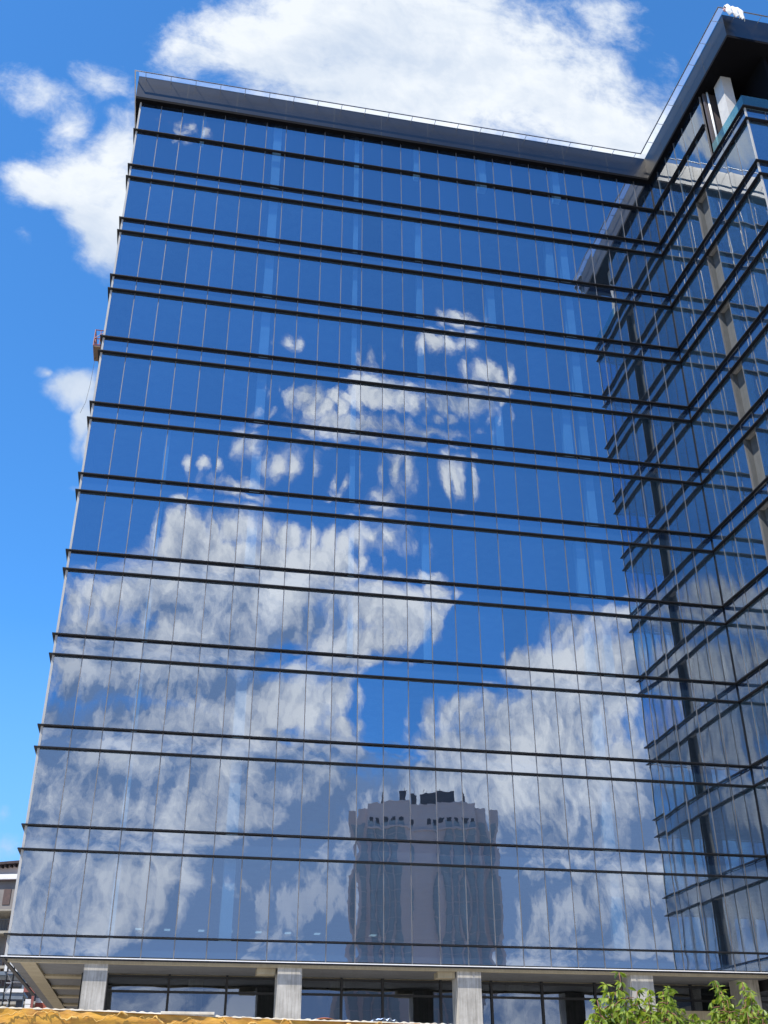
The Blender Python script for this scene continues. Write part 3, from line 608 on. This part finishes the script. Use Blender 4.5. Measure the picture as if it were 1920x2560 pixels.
# ------------------------------------------------------------------ sky: clear blue with cumulus, laid out by direction
W=bpy.data.worlds.new('World'); sc.world=W; W.use_nodes=True; nt=W.node_tree; nt.nodes.clear()
out=nt.nodes.new('ShaderNodeOutputWorld')
SUN=Vector((-1.44,-1.,2.47)).normalized()
sky=N(nt,'ShaderNodeTexSky',sky_type='NISHITA'); sky.sun_disc=False
sky.sun_elevation=math.asin(SUN.z); sky.sun_rotation=math.atan2(SUN.x,SUN.y); sky.altitude=900; sky.air_density=1.; sky.dust_density=.35; sky.ozone_density=2.5
tcw=N(nt,'ShaderNodeTexCoord')
sep=N(nt,'ShaderNodeSeparateXYZ'); L(nt,tcw,'Generated',sep,0)
ab=N(nt,'ShaderNodeMath',operation='ABSOLUTE'); L(nt,sep,1,ab,0)
mxn=N(nt,'ShaderNodeMath',operation='MAXIMUM'); mxn.inputs[1].default_value=.02; L(nt,ab,0,mxn,0)
du=N(nt,'ShaderNodeMath',operation='DIVIDE'); L(nt,sep,0,du,0); L(nt,mxn,0,du,1)
dv=N(nt,'ShaderNodeMath',operation='DIVIDE'); L(nt,sep,2,dv,0); L(nt,mxn,0,dv,1)
uv=N(nt,'ShaderNodeCombineXYZ'); L(nt,du,0,uv,0); L(nt,dv,0,uv,1)
def skyhalf(blobs,holes,seed,scale,amp,tint,relief,shade_lo,shade_hi,white,grey,vgrad):
    off=N(nt,'ShaderNodeVectorMath',operation='ADD'); off.inputs[1].default_value=(seed*3.1,seed*1.7,0); L(nt,uv,0,off,0)
    wn=N(nt,'ShaderNodeTexNoise',noise_dimensions='2D',i_Scale=scale*.5,i_Detail=6); L(nt,off,0,wn,'Vector')
    wv=N(nt,'ShaderNodeVectorMath',operation='MULTIPLY_ADD'); wv.inputs[1].default_value=(.09,.09,0); L(nt,wn,1,wv,0); L(nt,off,0,wv,2)
    def fbm(dx,dy,det):
        a=N(nt,'ShaderNodeVectorMath',operation='ADD'); a.inputs[1].default_value=(dx,dy,0); L(nt,wv,0,a,0)
        n=N(nt,'ShaderNodeTexNoise',noise_dimensions='2D',i_Scale=scale,i_Detail=det,i_Roughness=.63,i_Lacunarity=2.1); L(nt,a,0,n,'Vector'); return n
    n0=fbm(0,0,10); s0=fbm(0,0,5); n1=fbm(-.014,.024,5)
    wuv=N(nt,'ShaderNodeVectorMath',operation='MULTIPLY_ADD'); wuv.inputs[1].default_value=(.095,.095,0); L(nt,wn,1,wuv,0)
    sub=N(nt,'ShaderNodeVectorMath',operation='SUBTRACT'); sub.inputs[1].default_value=(.0475,.0475,0); L(nt,uv,0,sub,0); L(nt,sub,0,wuv,2)
    def field(lst,base):
        acc=None
        for u,v,ru,rv,w in lst:
            a=N(nt,'ShaderNodeVectorMath',operation='MULTIPLY_ADD'); a.inputs[1].default_value=(1/ru,1/rv,0); a.inputs[2].default_value=(-u/ru,-v/rv,0); L(nt,wuv,0,a,0)
            l=N(nt,'ShaderNodeVectorMath',operation='LENGTH'); L(nt,a,0,l,0)
            m=N(nt,'ShaderNodeMath',operation='MULTIPLY_ADD'); m.inputs[1].default_value=-w*.72; m.inputs[2].default_value=w; L(nt,l,'Value',m,0)
            x=N(nt,'ShaderNodeMath',operation='SMOOTH_MAX'); x.inputs[2].default_value=.12; L(nt,m,0,x,0)
            if acc is None: x.inputs[1].default_value=base
            else: L(nt,acc,0,x,1)
            acc=x
        return acc
    F=field(blobs,-.25)
    if holes:
        Hf=field(holes,0.); s=N(nt,'ShaderNodeMath',operation='MULTIPLY_ADD'); s.inputs[1].default_value=-1.25; L(nt,Hf,0,s,0); L(nt,F,0,s,2); F=s
    if holes:   # the bank thickens towards the horizon
        lo_=N(nt,'ShaderNodeMapRange'); lo_.inputs[1].default_value=.36; lo_.inputs[2].default_value=.10; lo_.inputs[3].default_value=0; lo_.inputs[4].default_value=.75; L(nt,dv,0,lo_,0)
        ad=N(nt,'ShaderNodeMath',operation='ADD'); L(nt,F,0,ad,0); L(nt,lo_,0,ad,1); F=ad
    d=N(nt,'ShaderNodeMath',operation='MULTIPLY_ADD'); d.inputs[1].default_value=amp; L(nt,n0,0,d,0); L(nt,F,0,d,2)
    r=N(nt,'ShaderNodeMapRange',interpolation_type='SMOOTHSTEP'); r.inputs[1].default_value=.26+amp*.5; r.inputs[2].default_value=(.88 if holes else .92)+amp*.5; L(nt,d,0,r,0)
    # self-shading: lit where density falls off towards the sun
    df=N(nt,'ShaderNodeMath',operation='SUBTRACT'); L(nt,s0,0,df,0); L(nt,n1,0,df,1)
    li=N(nt,'ShaderNodeMapRange'); li.inputs[1].default_value=-.16; li.inputs[2].default_value=.14; L(nt,df,0,li,0)
    big=N(nt,'ShaderNodeTexNoise',noise_dimensions='2D',i_Scale=scale*.5,i_Detail=4); L(nt,off,0,big,'Vector')
    b2=N(nt,'ShaderNodeMapRange'); b2.inputs[1].default_value=.35; b2.inputs[2].default_value=.65; L(nt,big,0,b2,0)
    vg=N(nt,'ShaderNodeMapRange'); vg.inputs[1].default_value=vgrad[0]; vg.inputs[2].default_value=vgrad[1]; L(nt,dv,0,vg,0)
    a1=N(nt,'ShaderNodeMath',operation='MULTIPLY'); a1.inputs[1].default_value=relief; L(nt,li,0,a1,0)
    a2=N(nt,'ShaderNodeMath',operation='MULTIPLY_ADD'); a2.inputs[1].default_value=.30; L(nt,b2,0,a2,0); L(nt,a1,0,a2,2)
    a3=N(nt,'ShaderNodeMath',operation='MULTIPLY_ADD'); a3.inputs[1].default_value=.45; L(nt,vg,0,a3,0); L(nt,a2,0,a3,2)
    sh_=N(nt,'ShaderNodeMapRange'); sh_.inputs[1].default_value=shade_lo; sh_.inputs[2].default_value=shade_hi; L(nt,a3,0,sh_,0)
    cc=N(nt,'ShaderNodeMix',data_type='RGBA'); cc.inputs[6].default_value=(*grey,1); cc.inputs[7].default_value=(*white,1); L(nt,sh_,0,cc,0)
    sk=N(nt,'ShaderNodeMix',data_type='RGBA',blend_type='MULTIPLY'); sk.inputs[0].default_value=1.; sk.inputs[7].default_value=(*tint,1); L(nt,sky,0,sk,6)
    if not holes:   # paler sky low down
        hz=N(nt,'ShaderNodeMapRange'); hz.inputs[1].default_value=.42; hz.inputs[2].default_value=.05; hz.inputs[3].default_value=0; hz.inputs[4].default_value=.85; L(nt,dv,0,hz,0)
        hm=N(nt,'ShaderNodeMix',data_type='RGBA'); hm.inputs[7].default_value=(.18*K_,.36*K_,.69*K_,1); L(nt,hz,0,hm,0); L(nt,sk,2,hm,6); sk=hm
    mx_=N(nt,'ShaderNodeMix',data_type='RGBA'); L(nt,r,0,mx_,0); L(nt,sk,2,mx_,6); L(nt,cc,2,mx_,7)
    bg=N(nt,'ShaderNodeBackground'); bg.inputs[1].default_value=SKY; L(nt,mx_,2,bg,0); return bg
SKY=.10
K_=1/SKY
b1=skyhalf(FRONT,None,1.3,7.,1.5,FT_TINT,.22,.40,.86,(.605*K_,.64*K_,.68*K_),(.40*K_,.47*K_,.58*K_),(.5,1.1))
b2=skyhalf(BACK,HOLES,4.7,9.,1.6,BK_TINT,.55,.37,1.04,(1.07*K_,1.10*K_,1.17*K_),(.19*K_,.31*K_,.57*K_),(.18,.62))
gt=N(nt,'ShaderNodeMath',operation='LESS_THAN'); gt.inputs[1].default_value=0; L(nt,sep,1,gt,0)
mw=N(nt,'ShaderNodeMixShader'); L(nt,gt,0,mw,0); L(nt,b1,0,mw,1); L(nt,b2,0,mw,2); L(nt,mw,0,out,0)

sun=bpy.data.lights.new('sun','SUN'); sun.energy=5.; sun.angle=rad(.5); sun.color=(1.,.95,.87)
so=bpy.data.objects.new('sun',sun); COL.objects.link(so); so.rotation_euler=(-SUN).to_track_quat('-Z','Y').to_euler()

# ------------------------------------------------------------------ camera
cam=bpy.data.cameras.new('camera'); co=bpy.data.objects.new('camera',cam); COL.objects.link(co)
yaw,pit,rol=.202893,.511985,-.0029426
Fw=Vector((math.sin(yaw)*math.cos(pit),math.cos(yaw)*math.cos(pit),math.sin(pit)))
r0=Vector((math.cos(yaw),-math.sin(yaw),0)); u0=r0.cross(Fw)
Rr=r0*math.cos(rol)+u0*math.sin(rol); Uu=-r0*math.sin(rol)+u0*math.cos(rol)
mt=Matrix(((Rr.x,Uu.x,-Fw.x,5.136),(Rr.y,Uu.y,-Fw.y,-43.92),(Rr.z,Uu.z,-Fw.z,1.65),(0,0,0,1)))
co.matrix_world=mt
cam.sensor_fit='HORIZONTAL'; cam.sensor_width=36; cam.lens=50.198; cam.clip_start=.1; cam.clip_end=3000
sc.camera=co
sc.view_settings.view_transform='Standard'; sc.view_settings.look='None'; sc.view_settings.exposure=.6; sc.view_settings.gamma=1
sc.render.engine='CYCLES'
cy=sc.cycles; cy.max_bounces=8; cy.glossy_bounces=5; cy.transparent_max_bounces=12; cy.diffuse_bounces=3; cy.use_denoising=True; cy.caustics_reflective=False
